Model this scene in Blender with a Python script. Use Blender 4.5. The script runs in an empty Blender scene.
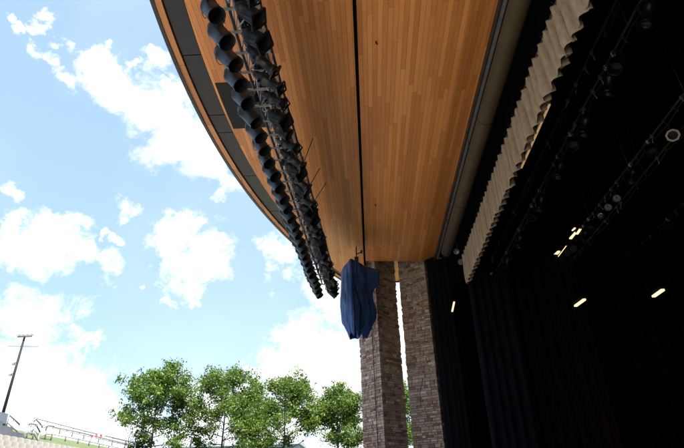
import bpy, math, random
from mathutils import Vector, Matrix, noise

# ------------------------------------------------------------------ scene, camera, sky, sun, exposure
scene = bpy.context.scene
COL = scene.collection
EYE = 2.8                                   # eye height over the audience floor (camera stands on the stage deck)
F = 505.0; CX, CY, PW = 342.0, 224.0, 684.0
_Z = Vector((318-342, 924, -F)).normalized()
_Y = Vector((374-342, -276, -F)); _Y = (_Y-_Y.dot(_Z)*_Z).normalized()
_X = _Y.cross(_Z)
ROT = Matrix((_X, _Y, _Z))                  # camera space -> world space

def ray(x, y):
    return (ROT @ Vector(((x-CX)/F, -(y-CY)/F, -1.0))).normalized()
def at_height(x, y, h):                     # point at h metres over the eye
    r = ray(x, y); k = h/r.z
    return Vector((r.x*k, r.y*k, h+EYE))
def at_depth(x, y, d):                      # point d metres down the stage front
    r = ray(x, y); k = d/r.y
    return Vector((r.x*k, d, r.z*k+EYE))

cam_data = bpy.data.cameras.new('camera')
cam = bpy.data.objects.new('camera', cam_data)
COL.objects.link(cam)
cam_data.sensor_width = 36.0
cam_data.lens = 36.0*F/PW
cam_data.clip_start = 0.05
cam_data.clip_end = 3000
cam.matrix_world = Matrix.Translation((0, 0, EYE)) @ ROT.to_4x4()
scene.camera = cam

scene.view_settings.view_transform = 'Standard'
scene.view_settings.look = 'None'
scene.view_settings.gamma = 1.0
scene.view_settings.use_curve_mapping = False
scene.view_settings.exposure = 2.03
scene.cycles.use_denoising = True
scene.cycles.max_bounces = 10
scene.cycles.diffuse_bounces = 5
scene.cycles.transparent_max_bounces = 8

SUN_EL = math.radians(64)
SUN_AZ = math.radians(148)                  # clockwise from +Y: behind the camera, over the stage house
sun_data = bpy.data.lights.new('sun', 'SUN')
sun_data.energy = 4.8
sun_data.angle = math.radians(0.5)
sun_data.color = (1.0, 0.95, 0.87)
sun = bpy.data.objects.new('sun', sun_data)
COL.objects.link(sun)
sun_dir = Vector((math.sin(SUN_AZ)*math.cos(SUN_EL), math.cos(SUN_AZ)*math.cos(SUN_EL), math.sin(SUN_EL)))
sun.rotation_euler = sun_dir.to_track_quat('Z', 'Y').to_euler()

world = bpy.data.worlds.new('World'); scene.world = world
world.use_nodes = True
wn, wl = world.node_tree.nodes, world.node_tree.links
wn.clear()
wout = wn.new('ShaderNodeOutputWorld')
sky = wn.new('ShaderNodeTexSky'); sky.sky_type = 'NISHITA'; sky.sun_disc = False
sky.sun_elevation = SUN_EL; sky.sun_rotation = SUN_AZ
sky.air_density = 1.0; sky.dust_density = 0.4; sky.ozone_density = 1.0
bg_sky = wn.new('ShaderNodeBackground'); bg_sky.inputs[1].default_value = 0.107
bg_cloud = wn.new('ShaderNodeBackground'); bg_cloud.inputs[0].default_value = (1.0, 0.99, 0.98, 1)
bg_cloud.inputs[1].default_value = 0.40
smix = wn.new('ShaderNodeMix'); smix.data_type = 'RGBA'; smix.inputs[0].default_value = 0.74   # constant blue mixed in to flatten the sky gradient
wl.new(sky.outputs[0], smix.inputs[6]); smix.inputs[7].default_value = (1.02, 1.60, 2.20, 1)
wl.new(smix.outputs[2], bg_sky.inputs[0])
tc = wn.new('ShaderNodeTexCoord')
def wmath(op, a, b=None, clamp=False):
    n = wn.new('ShaderNodeMath'); n.operation = op; n.use_clamp = clamp
    for i, v in enumerate((a, b)):
        if v is None: continue
        if isinstance(v, (int, float)): n.inputs[i].default_value = v
        else: wl.new(v, n.inputs[i])
    return n.outputs[0]
def wnoise(scale, detail, rough, dist=0.0):
    n = wn.new('ShaderNodeTexNoise'); n.inputs['Scale'].default_value = scale
    n.inputs['Detail'].default_value = detail; n.inputs['Roughness'].default_value = rough
    n.inputs['Distortion'].default_value = dist
    wl.new(tc.outputs['Generated'], n.inputs['Vector'])
    return n
warp = wnoise(9, 5, 0.62)
wsub = wn.new('ShaderNodeVectorMath'); wsub.operation = 'SUBTRACT'; wsub.inputs[1].default_value = (.5, .5, .5)
wl.new(warp.outputs['Color'], wsub.inputs[0])
wsc = wn.new('ShaderNodeVectorMath'); wsc.operation = 'SCALE'; wsc.inputs['Scale'].default_value = 0.16
wl.new(wsub.outputs[0], wsc.inputs[0])
wadd = wn.new('ShaderNodeVectorMath'); wadd.operation = 'ADD'
wl.new(tc.outputs['Generated'], wadd.inputs[0]); wl.new(wsc.outputs[0], wadd.inputs[1])
# cumulus banks: (picture x, y of the centre, radius) turned into sky directions
BANKS = [(16,32,9),(38,54,10),(84,66,15),(12,14,6),(136,66,8),(170,120,24),(142,102,24),(112,80,20),(58,62,12),(205,138,16),(215,168,18),(43,22,9),(22,27,8),(66,44,11),(66,82,13),(92,74,22),(85,52,12),(122,92,26),(150,112,30),(178,138,30),
         (203,160,20),(162,60,13),(172,82,12),(192,98,8),(105,42,7),(150,105,30),(228,188,14),(13,185,10),(22,215,13),
         (40,242,30),(70,248,18),(12,250,22),(96,264,14),(56,222,13),(122,209,14),(132,222,7),(118,240,9),(104,232,6),
         (183,236,22),(178,258,25),(205,262,24),(218,248,10),(188,286,18),(190,300,12),(172,302,9),(275,247,16),
         (288,268,18),(300,250,10),(236,186,14),(40,330,32),(85,345,12),(10,330,22),(30,400,50),(95,405,38),(60,372,26),(-10,390,50),
         (145,425,32),(300,345,34),(330,300,24),(275,372,26),(330,380,50),(240,395,26),(400,330,50),(200,430,45),
         (270,430,50),(350,430,60),(75,430,60),(140,275,6),(150,395,10)]
val = None
for (bx, by, br) in BANKS:
    c = ray(bx, by)
    r = 0.25*((ray(bx+br, by)-c).length+(ray(bx-br, by)-c).length+(ray(bx, by+br)-c).length+(ray(bx, by-br)-c).length)
    d = wn.new('ShaderNodeVectorMath'); d.operation = 'DISTANCE'
    wl.new(wadd.outputs[0], d.inputs[0]); d.inputs[1].default_value = c
    m = wn.new('ShaderNodeMath'); m.operation = 'MULTIPLY_ADD'
    wl.new(d.outputs['Value'], m.inputs[0]); m.inputs[1].default_value = -0.55/r; m.inputs[2].default_value = 1.0
    val = m.outputs[0] if val is None else wmath('MAXIMUM', val, m.outputs[0])
fine = wnoise(15, 10, 0.72, 0.35)
broad = wnoise(2.6, 3, 0.5)
v = wmath('ADD', wmath('MAXIMUM', val, -0.1), wmath('MULTIPLY', wmath('SUBTRACT', fine.outputs[0], 0.5), 1.75))
ramp = wn.new('ShaderNodeMapRange'); ramp.interpolation_type = 'SMOOTHSTEP'
ramp.inputs['From Min'].default_value = 0.14; ramp.inputs['From Max'].default_value = 0.92
wl.new(v, ramp.inputs['Value'])
thin = wn.new('ShaderNodeMapRange')          # veil of thin cirrus
thin.inputs['From Min'].default_value = 0.45; thin.inputs['From Max'].default_value = 0.8
thin.inputs['To Min'].default_value = 0.05; thin.inputs['To Max'].default_value = 0.22
wl.new(broad.outputs[0], thin.inputs['Value'])
mask = wmath('MAXIMUM', ramp.outputs[0], thin.outputs[0], True)
wmix = wn.new('ShaderNodeMixShader')
wl.new(mask, wmix.inputs[0]); wl.new(bg_sky.outputs[0], wmix.inputs[1]); wl.new(bg_cloud.outputs[0], wmix.inputs[2])
wl.new(wmix.outputs[0], wout.inputs[0])

# ------------------------------------------------------------------ helpers
rnd = random.Random(7)

class MB:
    """collects shapes; build() links them as ONE mesh object"""
    def __init__(self): self.v = []; self.f = []; self.sm = []; self.mi = []
    def add(self, vs, fs, smooth=False, mi=0):
        b = len(self.v); self.v += [tuple(p) for p in vs]
        for f in fs: self.f.append(tuple(i+b for i in f)); self.sm.append(smooth); self.mi.append(mi)
        return self
    def box(self, x0, x1, y0, y1, z0, z1, mi=0):
        return self.hexa([(x0,y0,z0),(x1,y0,z0),(x1,y1,z0),(x0,y1,z0),(x0,y0,z1),(x1,y0,z1),(x1,y1,z1),(x0,y1,z1)], mi)
    def hexa(self, p, mi=0):
        return self.add(p, [(3,2,1,0),(4,5,6,7),(0,1,5,4),(1,2,6,5),(2,3,7,6),(3,0,4,7)], False, mi)
    def bar(self, a, b, w, h, up=Vector((0,0,1)), mi=0):
        a = Vector(a); b = Vector(b); d = (b-a).normalized()
        if abs(d.dot(up)) > .98: up = Vector((1,0,0))
        s = d.cross(up).normalized()*w/2; u = s.cross(d).normalized()*h/2
        return self.hexa([a-s-u, a+s-u, b+s-u, b-s-u, a-s+u, a+s+u, b+s+u, b-s+u], mi)
    def tube(self, pts, rs, n=10, cap=True, smooth=True, mi=0):
        pts = [Vector(p) for p in pts]
        if isinstance(rs, (int, float)): rs = [rs]*len(pts)
        vs = []; fs = []; ref = None
        for i, p in enumerate(pts):
            if i == 0: d = pts[1]-p
            elif i == len(pts)-1: d = p-pts[i-1]
            else: d = (pts[i+1]-p).normalized()+(p-pts[i-1]).normalized()
            if d.length < 1e-9: d = pts[-1]-pts[0]
            d.normalize()
            if ref is None: ref = Vector((0,0,1)) if abs(d.z) < .9 else Vector((1,0,0))
            s = d.cross(ref)
            if s.length < 1e-4: s = d.cross(Vector((0,1,0)))
            s.normalize(); u = s.cross(d).normalized(); ref = u
            for k in range(n):
                a = 2*math.pi*k/n
                vs.append(p+(s*math.cos(a)+u*math.sin(a))*rs[i])
        for i in range(len(pts)-1):
            for k in range(n):
                k2 = (k+1) % n
                fs.append((i*n+k, i*n+k2, (i+1)*n+k2, (i+1)*n+k))
        if cap:
            self.add(vs, fs+[tuple(reversed(range(n))), tuple(range((len(pts)-1)*n, len(pts)*n))], smooth, mi)
        else: self.add(vs, fs, smooth, mi)
        return self
    def lathe(self, prof, org, axis, n=20, smooth=True, mi=0, phase=0.0):
        """prof = [(distance along axis, radius)]"""
        org = Vector(org); axis = Vector(axis).normalized()
        ref = Vector((0,0,1)) if abs(axis.z) < .95 else Vector((1,0,0))
        s = axis.cross(ref).normalized(); u = s.cross(axis)
        vs = []; fs = []
        for (t, r) in prof:
            for k in range(n):
                a = 2*math.pi*k/n+phase
                vs.append(org+axis*t+(s*math.cos(a)+u*math.sin(a))*r)
        for i in range(len(prof)-1):
            for k in range(n):
                k2 = (k+1) % n
                fs.append((i*n+k, i*n+k2, (i+1)*n+k2, (i+1)*n+k))
        return self.add(vs, fs, smooth, mi)
    def build(self, name, mat, parent=None, loc=None, solid=0, bevel=0):
        me = bpy.data.meshes.new(name)
        me.from_pydata(self.v, [], self.f)
        mats = mat if isinstance(mat, (list, tuple)) else [mat]
        for m in mats: me.materials.append(m)
        me.polygons.foreach_set('use_smooth', self.sm)
        me.polygons.foreach_set('material_index', self.mi)
        me.update()
        o = bpy.data.objects.new(name, me); COL.objects.link(o)
        if loc is not None: o.location = loc
        if parent is not None: o.parent = parent
        if solid:
            md = o.modifiers.new('thickness', 'SOLIDIFY'); md.thickness = solid; md.offset = 0
        if bevel:
            md = o.modifiers.new('edge', 'BEVEL'); md.width = bevel; md.segments = 2; md.limit_method = 'ANGLE'
        return o

def tag(o, label=None, cat=None, group=None, kind=None):
    if label: o['label'] = label
    if cat: o['category'] = cat
    if group: o['group'] = group
    if kind: o['kind'] = kind
    return o
def thing(name, label, cat, loc=(0,0,0), group=None):
    o = bpy.data.objects.new(name, None); COL.objects.link(o); o.location = loc
    o.empty_display_size = .2
    return tag(o, label, cat, group)
def copy_tree(o, parent=None):
    c = o.copy(); COL.objects.link(c); c.parent = parent
    for ch in o.children: copy_tree(ch, c)
    return c

# ------------------------------------------------------------------ materials
def new_mat(name, col=(.5,.5,.5), rough=.6, metal=0.0, spec=None):
    m = bpy.data.materials.new(name); m.use_nodes = True
    b = m.node_tree.nodes['Principled BSDF']
    b.inputs['Base Color'].default_value = (*col, 1); b.inputs['Roughness'].default_value = rough
    b.inputs['Metallic'].default_value = metal
    if spec is not None: b.inputs['Specular IOR Level'].default_value = spec
    return m
class N:
    def __init__(self, m): self.t = m.node_tree; self.n = self.t.nodes; self.l = self.t.links; self.b = self.n['Principled BSDF']
    def coord(self, kind='Object'):
        c = self.n.new('ShaderNodeTexCoord'); return c.outputs[kind]
    def math(self, op, a, b=None, c=None, clamp=False):
        n = self.n.new('ShaderNodeMath'); n.operation = op; n.use_clamp = clamp
        for i, v in enumerate((a, b, c)):
            if v is None: continue
            if isinstance(v, (int, float)): n.inputs[i].default_value = v
            else: self.l.new(v, n.inputs[i])
        return n.outputs[0]
    def sep(self, v):
        n = self.n.new('ShaderNodeSeparateXYZ'); self.l.new(v, n.inputs[0]); return n.outputs
    def comb(self, x, y, z=0.0):
        n = self.n.new('ShaderNodeCombineXYZ')
        for i, v in enumerate((x, y, z)):
            if isinstance(v, (int, float)): n.inputs[i].default_value = v
            else: self.l.new(v, n.inputs[i])
        return n.outputs[0]
    def noise(self, vec, scale, detail=4, rough=.5):
        n = self.n.new('ShaderNodeTexNoise'); n.inputs['Scale'].default_value = scale
        n.inputs['Detail'].default_value = detail; n.inputs['Roughness'].default_value = rough
        self.l.new(vec, n.inputs['Vector']); return n.outputs[0]
    def white(self, vec):
        n = self.n.new('ShaderNodeTexWhiteNoise'); n.noise_dimensions = '3D'; self.l.new(vec, n.inputs['Vector'])
        return n.outputs
    def ramp(self, fac, stops, interp='LINEAR'):
        n = self.n.new('ShaderNodeValToRGB'); n.color_ramp.interpolation = interp
        e = n.color_ramp.elements
        while len(e) < len(stops): e.new(0.5)
        for el, (p, c) in zip(e, stops): el.position = p; el.color = (*c, 1)
        self.l.new(fac, n.inputs[0]); return n.outputs[0]
    def mix(self, fac, a, b, blend='MIX'):
        n = self.n.new('ShaderNodeMix'); n.data_type = 'RGBA'; n.blend_type = blend
        if isinstance(fac, (int, float)): n.inputs[0].default_value = fac
        else: self.l.new(fac, n.inputs[0])
        for idx, v in ((6, a), (7, b)):
            if isinstance(v, tuple): n.inputs[idx].default_value = (*v, 1)
            else: self.l.new(v, n.inputs[idx])
        return n.outputs[2]
    def color(self, c): self.l.new(c, self.b.inputs['Base Color'])
    def rough(self, c): self.l.new(c, self.b.inputs['Roughness'])
    def bump(self, h, strength=.4, dist=.01):
        n = self.n.new('ShaderNodeBump'); n.inputs['Strength'].default_value = strength; n.inputs['Distance'].default_value = dist
        self.l.new(h, n.inputs['Height']); self.l.new(n.outputs[0], self.b.inputs['Normal'])

def wood_mat(name, width=.10, length=2.6, tint=(1,1,1), seed=0.0):
    m = new_mat(name, rough=.48); g = N(m)
    s = g.sep(g.coord())
    xi = g.math('ADD', g.math('DIVIDE', s[0], width), 100+seed)
    i = g.math('FLOOR', xi); fx = g.math('FRACT', xi)
    off = g.white(g.comb(i, 3.1))[0]
    yj = g.math('ADD', g.math('DIVIDE', s[1], length), g.math('MULTIPLY', off, 7.0))
    j = g.math('FLOOR', yj); fy = g.math('FRACT', yj)
    r = g.white(g.comb(i, j, 5.0))
    grain = g.noise(g.comb(g.math('MULTIPLY', s[0], 55), g.math('ADD', g.math('MULTIPLY', s[1], 2.2), g.math('MULTIPLY', r[0], 40)), 0), 1, 6, .6)
    blotch = g.noise(g.comb(g.math('MULTIPLY', s[0], 2.2), g.math('MULTIPLY', s[1], .8), 0), 1, 3, .5)
    t = g.math('ADD', g.math('ADD', g.math('MULTIPLY', r[0], .46), .045), g.math('ADD', g.math('MULTIPLY', grain, .62), g.math('MULTIPLY', blotch, .24)))
    t = g.math('SUBTRACT', t, .17)
    T = lambda c: tuple(min(.80, a*b) for a, b in zip(c, tint))
    c = g.ramp(t, [(0, T((.27,.092,.022))), (.3, T((.42,.158,.042))), (.6, T((.53,.215,.062))), (.85, T((.62,.275,.090))), (1, T((.72,.36,.14)))])
    ex = g.math('MINIMUM', fx, g.math('SUBTRACT', 1, fx))
    ey = g.math('MULTIPLY', g.math('MINIMUM', fy, g.math('SUBTRACT', 1, fy)), length/width)
    e = g.math('MINIMUM', ex, ey)
    gap = g.math('SUBTRACT', 1, g.math('DIVIDE', e, .05), None, True)
    c = g.mix(g.math('MULTIPLY', gap, .75), c, T((.05,.018,.006)))
    knotv = g.n.new('ShaderNodeTexVoronoi'); knotv.inputs['Scale'].default_value = 1.0
    g.l.new(g.comb(g.math('MULTIPLY', s[0], 1.4), g.math('MULTIPLY', s[1], .55), seed), knotv.inputs['Vector'])
    kn = g.math('SUBTRACT', 1, g.math('DIVIDE', knotv.outputs['Distance'], .035), None, True)
    c = g.mix(g.math('MULTIPLY', kn, .8), c, (.06,.025,.01))
    g.color(c)
    g.bump(g.math('SUBTRACT', g.math('MULTIPLY', grain, .15), gap), .5, .006)
    return m

def brick_colors(g, rid, extra):
    c = g.ramp(rid, [(0,(.19,.11,.08)),(.16,(.34,.18,.13)),(.32,(.46,.30,.22)),(.48,(.37,.28,.215)),
                     (.62,(.55,.44,.34)),(.76,(.29,.22,.19)),(.9,(.62,.54,.44)),(1,(.42,.22,.16))])
    return g.mix(g.math('MULTIPLY', extra, .38), c, (.12,.10,.09))
def stone_mat():
    m = new_mat('ledger_stone', rough=.85); g = N(m)
    at = g.n.new('ShaderNodeAttribute'); at.attribute_name = 'tone'
    p = g.coord()
    n1 = g.noise(p, 26, 5, .7)
    g.color(brick_colors(g, at.outputs['Fac'], n1)); g.bump(n1, .7, .012)
    return m

def plain_noise(name, ca, cb, scale=6, rough=.8, bump=.2, metal=0, dist=.01, stretch=(1,1,1), detail=5, spec=None):
    m = new_mat(name, rough=rough, metal=metal, spec=spec); g = N(m)
    mp = g.n.new('ShaderNodeMapping'); mp.inputs['Scale'].default_value = stretch
    g.l.new(g.coord(), mp.inputs[0])
    n1 = g.noise(mp.outputs[0], scale, detail, .6)
    g.color(g.ramp(n1, [(.28, ca), (.72, cb)]))
    if bump: g.bump(n1, bump, dist)
    return m

M_wood = wood_mat('cedar_boards', tint=(1.18, 1.08, .91))
M_woodtrim = wood_mat('cedar_edge_board', .3, 1.9, (1.0,.96,.9), 13)
M_stone = stone_mat()
M_mortar = plain_noise('stone_joint', (.05,.04,.035), (.11,.09,.075), 30)
M_vent = plain_noise('charcoal_vent', (.008,.008,.009), (.016,.016,.017), 3, .55, .1)
M_seam = new_mat('black_seam', (.006,.006,.007), .8)
M_drip = new_mat('dark_roof_edge', (.03,.028,.027), .45, .3)
M_roof = plain_noise('roof_membrane', (.30,.30,.29), (.42,.41,.40), 1.5, .9)
M_black = new_mat('matt_black_paint', (.006,.0065,.009), .8, 0, .08)
M_blackwall = plain_noise('blackened_wall', (.002,.002,.0024), (.004,.004,.005), 2, .92, .1, spec=0)
M_drape = plain_noise('black_velour', (.004,.0045,.0065), (.010,.011,.016), 5, .95, .1, stretch=(1,1,.15), spec=.02)
M_steel = plain_noise('galvanised_steel', (.20,.20,.20), (.34,.34,.33), 8, .45, .1, .6)
M_darksteel = new_mat('dark_steel', (.035,.035,.037), .45, .4)
M_alu = plain_noise('truss_aluminium', (.45,.45,.46), (.68,.68,.69), 20, .45, .05, .35)
M_can = plain_noise('black_lamp_enamel', (.003,.0035,.005), (.010,.011,.015), 30, .40, .05, spec=.38)
M_caninner = new_mat('lamp_inside', (.004,.004,.005), .7)
M_gel = new_mat('red_colour_filter', (.10,.012,.010), .3)
M_glass = new_mat('lamp_lens', (.04,.05,.065), .12, 0, .6)
M_batten = new_mat('dull_batten_pipe', (.05,.048,.045), .5, .2)
M_chord = new_mat('tarnished_truss_tube', (.13,.13,.135), .5, .3)
M_cable = new_mat('black_rubber_cable', (.008,.008,.009), .6)
M_duct = plain_noise('painted_duct', (.050,.036,.018), (.070,.051,.027), 2.5, .6, .08, spec=.15)
M_valance = plain_noise('beige_valance_cloth', (.26,.20,.137), (.38,.295,.21), 18, .95, .25, stretch=(1,1,.3), spec=.05)
M_tarp = plain_noise('blue_tarpaulin', (.015,.048,.17), (.030,.088,.28), 4, .6, .5, 0, .05)
M_strap = new_mat('tarp_lashing', (.02,.03,.06), .7)
M_bark = plain_noise('bark', (.022,.018,.015), (.05,.042,.034), 12, .9, .5, stretch=(1,1,.25))
M_grass = plain_noise('lawn', (.045,.068,.022), (.085,.105,.042), 1.3, .95, .3)
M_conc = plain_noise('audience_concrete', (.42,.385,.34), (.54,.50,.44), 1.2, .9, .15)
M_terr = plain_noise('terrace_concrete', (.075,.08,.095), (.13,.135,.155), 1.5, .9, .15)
M_seat = plain_noise('cream_seat_plastic', (.15,.142,.128), (.23,.218,.196), 2, .45, .05)
M_seatmetal = new_mat('seat_bracket', (.06,.06,.065), .6, .2)
M_rail = new_mat('galvanised_rail', (.24,.235,.25), .6, .2, .2)
M_pole = new_mat('dark_pole_paint', (.012,.012,.015), .6, 0, .15)
M_white = new_mat('white_paint', (.75,.75,.76), .5)
M_palepanel = new_mat('pale_blue_panel', (.15,.17,.23), .5)
M_hall = new_mat('pale_hall_paint', (.30,.33,.40), .8)
M_red = new_mat('red_barrier_paint', (.40,.03,.025), .5)
M_deck = plain_noise('stage_deck', (.025,.023,.022), (.05,.047,.044), 3, .5, .1)
M_floodrim = new_mat('flood_rim', (.07,.06,.045), .5, .2)
M_duct2 = new_mat('pale_lamp_frame', (.55,.42,.30), .6)
M_brown = new_mat('dark_rust_shape', (.012,.0035,.002), .9, 0, .03)
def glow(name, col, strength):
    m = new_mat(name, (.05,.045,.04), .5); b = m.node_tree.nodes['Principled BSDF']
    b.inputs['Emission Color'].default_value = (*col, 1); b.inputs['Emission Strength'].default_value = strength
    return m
M_warmglow = glow('warm_glow', (1.0,.74,.38), .45)
M_amber = glow('amber_glow', (1.0,.62,.28), .10)
def leaf_mat(name, a, b, c):
    m = new_mat(name, rough=.5); g = N(m)
    at = g.n.new('ShaderNodeAttribute'); at.attribute_name = 'tone'
    col = g.ramp(at.outputs['Fac'], [(0, a), (.5, b), (1, c)])
    g.color(col)
    tr = g.n.new('ShaderNodeBsdfTranslucent'); g.l.new(g.mix(1.0, col, (1.3,1.5,.6), 'MULTIPLY'), tr.inputs[0])
    mx = g.n.new('ShaderNodeMixShader'); mx.inputs[0].default_value = .42
    out = g.n['Material Output']
    g.l.new(g.b.outputs[0], mx.inputs[1]); g.l.new(tr.outputs[0], mx.inputs[2]); g.l.new(mx.outputs[0], out.inputs[0])
    return m
M_leaf = leaf_mat('leaves', (.018,.036,.009), (.070,.118,.018), (.16,.22,.032))

# ------------------------------------------------------------------ ground
def ss(a, b, x):
    t = max(0, min(1, (x-a)/(b-a))); return t*t*(3-2*t)
ROW_X0, ROW_D, ROW_H, NROW = -26.0, 0.85, 0.40, 20        # top row, run and rise of a row
TOP_Z = 6.10+EYE-0.86                                      # tread of the top row
def hill(x, y):
    if x > ROW_X0: hx = max(0, TOP_Z-0.35-(x-ROW_X0)*ROW_H/ROW_D)
    else: hx = TOP_Z-0.35+ss(0, 6.5, ROW_X0-x)*1.35
    d = y
    hy = 7.6*ss(33, 62, d) if x < 60 else 7.6*ss(33, 62, d)
    hy2 = 7.6*ss(20, 50, -d)
    return max(hx, min(hy, hx+20) if x > -200 else 0, hy2)-0.0
def axis(lo, hi, fine_lo, fine_hi, step, coarse):
    a = []; v = fine_lo
    while v < fine_hi: a.append(v); v += step
    a.append(fine_hi)
    v = fine_hi; k = coarse
    while v < hi: v += k; k *= 1.5; a.append(min(v, hi))
    v = fine_lo; k = coarse; pre = []
    while v > lo: v -= k; k *= 1.5; pre.append(max(v, lo))
    return pre[::-1]+a
xs = axis(-1500, 1500, -46, -6, 1.0, 4); ys = axis(-1500, 1500, -20, 80, 2.0, 4)
g_ = MB(); vs = []; fs = []
for y in ys:
    for x in xs:
        vs.append((x, y, hill(x, y)))
nx = len(xs)
for j in range(len(ys)-1):
    for i in range(nx-1):
        fs.append((j*nx+i, j*nx+i+1, (j+1)*nx+i+1, (j+1)*nx+i))
g_.add(vs, fs, True)
tag(g_.build('ground', M_grass), kind='structure')
fl = MB(); fl.box(-9.2, 40, -14, 33, -.1, .03)  # unseen; pale and spread wide to bounce warm light onto the soffit
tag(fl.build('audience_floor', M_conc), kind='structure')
# ------------------------------------------------------------------ seating bank: stepped terrace
def row_end(r): return 35.6 if r < 6 else 39.6+(r-6)*1.5
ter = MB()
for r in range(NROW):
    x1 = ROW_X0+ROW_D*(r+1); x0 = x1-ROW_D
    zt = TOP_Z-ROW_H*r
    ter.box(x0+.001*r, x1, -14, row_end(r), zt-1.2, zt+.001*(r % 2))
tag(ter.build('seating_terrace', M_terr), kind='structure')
deck = MB(); deck.box(-.2, 19, -8, 24, 0, 1.2)
tag(deck.build('stage_floor', M_deck), kind='structure')

# ------------------------------------------------------------------ canopy roof
H = 8.0+EYE
RC, RR = (21.3, 8.0), 25.0
YE = 19.85
def xo(y): return RC[0]-math.sqrt(RR*RR-(y-RC[1])**2)
def band_in(y):
    t = abs(y-8)
    return .62-.05*min(1, t/6)-.20*ss(5, 11, t)
roof = thing('canopy_roof', 'curved cantilevered roof canopy with a cedar board soffit over the stage front', 'roof', (0, 0, H))
Y0 = -3.85; NS = 60
ysamp = [Y0+(YE-Y0)*i/NS for i in range(NS+1)]
def strip(name, fa, fb, z0, z1, mat, y_from=Y0, y_to=YE, n=NS):
    m = MB(); prev = None
    for i in range(n+1):
        y = y_from+(y_to-y_from)*i/n
        a, b = fa(y), fb(y)
        cur = [(a, y, z0), (b, y, z0), (b, y, z1), (a, y, z1)]
        if prev:
            m.add(prev+cur, [(0,1,5,4),(1,2,6,5),(2,3,7,6),(3,0,4,7)])
            if i == 1: m.add(prev, [(0,3,2,1)])
            if i == n: m.add(cur, [(0,1,2,3)])
        prev = cur
    return m.build(name, mat, roof)
strip('drip_edge', lambda y: xo(y), lambda y: xo(y)+.07, -.05, .55, M_drip)
strip('edge_board', lambda y: xo(y)+.072, lambda y: xo(y)+.20, -.03, .3, M_woodtrim)
seams = [-3.85, -1.2, .9, 2.9, 5.0, 7.2, 9.03, 9.68, 11.6, 13.6, 15.6, 17.6, YE-.3]
for a, b in zip(seams[:-1], seams[1:]):
    strip('vent_panel', lambda y: xo(y)+.225, lambda y: xo(y)+band_in(y)-.015, .015, .3, M_vent, a+.012, b-.012, 10)
strip('vent_backing', lambda y: xo(y)+.203, lambda y: xo(y)+band_in(y)-.003, .05, .31, M_seam)
strip('soffit', lambda y: xo(y)+band_in(y), lambda y: .03, 0, .32, M_wood)
# inner soffit: recessed at the joint, dips, then rises towards the stage
inner = MB()
prof = [(.105, .10), (.5, .085), (1.1, .05), (1.7, .015), (2.22, .0)]
def sheet(profile, ya, yb, up=.12):
    m = MB()
    for (xa, za), (xb, zb) in zip(profile[:-1], profile[1:]):
        m.hexa([(xa,ya,za),(xb,ya,zb),(xb,yb,zb),(xa,yb,za),(xa,ya,za+up),(xb,ya,zb+up),(xb,yb,zb+up),(xa,yb,za+up)])
    return m
sheet(prof, Y0, 17.9).build('inner_soffit', M_wood, roof)
sheet([(2.222, .0), (2.76, .14)], Y0, 17.9).build('sloped_soffit', M_wood, roof)
sheet([(.032, .55), (3.2, .55)], 17.96, 21.2).build('end_soffit', M_wood, roof)
jb = MB(); jb.box(.031, .15, Y0, 17.9, .30, .33); jb.box(.032, 3.2, 17.91, 17.95, .12, .7)
jb.build('joint_backing', M_seam, roof)
tr = MB(); tr.box(2.765, 2.80, Y0, 17.9, -.02, .3); tr.box(2.87, 2.91, Y0, 17.9, .0, .3)
tr.build('track_flange', M_darksteel, roof)
tr = MB(); tr.box(2.803, 2.867, Y0, 17.9, -.035, .2); tr.build('track', M_steel, roof)
top = MB()
vs = []; fs = []
for y in ysamp: vs += [(xo(y)-.02, y, .56), (0, y, .80), (3.2, y, .95)]
for i in range(NS):
    for q in (0, 1): fs.append((3*i+q, 3*i+q+1, 3*i+q+4, 3*i+q+3))
vs += [(0, 21.26, .80), (3.2, 21.26, .95)]; fs.append((3*NS+1, 3*NS+2, len(vs)-1, len(vs)-2))
top.add(vs, fs); top.build('roof_deck', M_roof, roof, solid=.03)
ed = MB(); ed.box(xo(YE)+.0, .028, YE+.002, YE+.06, -.05, .6); ed.box(.03, 3.2, 21.202, 21.26, .5, 1.0); ed.build('end_fascia', M_drip, roof)
for hx, hy, hz in ((.47, 7.2, .085), (.47, 13.6, .085)):
    m = MB(); m.tube([(hx,hy,hz+.01),(hx,hy,hz-.05),(hx+.03,hy+.01,hz-.07)], .016, 8); m.build('ceiling_hook', M_drip, roof)
# hatch: black panel painted in for the shaded recess next to the vent band
hp = MB(); vs = []
for y in (7.99, 8.4, 8.8, 9.2, 9.53): vs += [(xo(y)+band_in(y)+.055, y, -.010), (-2.05, y, -.010), (xo(y)+band_in(y)+.055, y, -.001), (-2.05, y, -.001)]
fs = [(0,2,3,1), (16,17,19,18)]
for q in range(4): b = 4*q; fs += [(b, b+1, b+5, b+4), (b+2, b+6, b+7, b+3), (b, b+4, b+6, b+2), (b+1, b+3, b+7, b+5)]
hp.add(vs, fs); hp.build('hatch', M_seam, roof)

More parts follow.
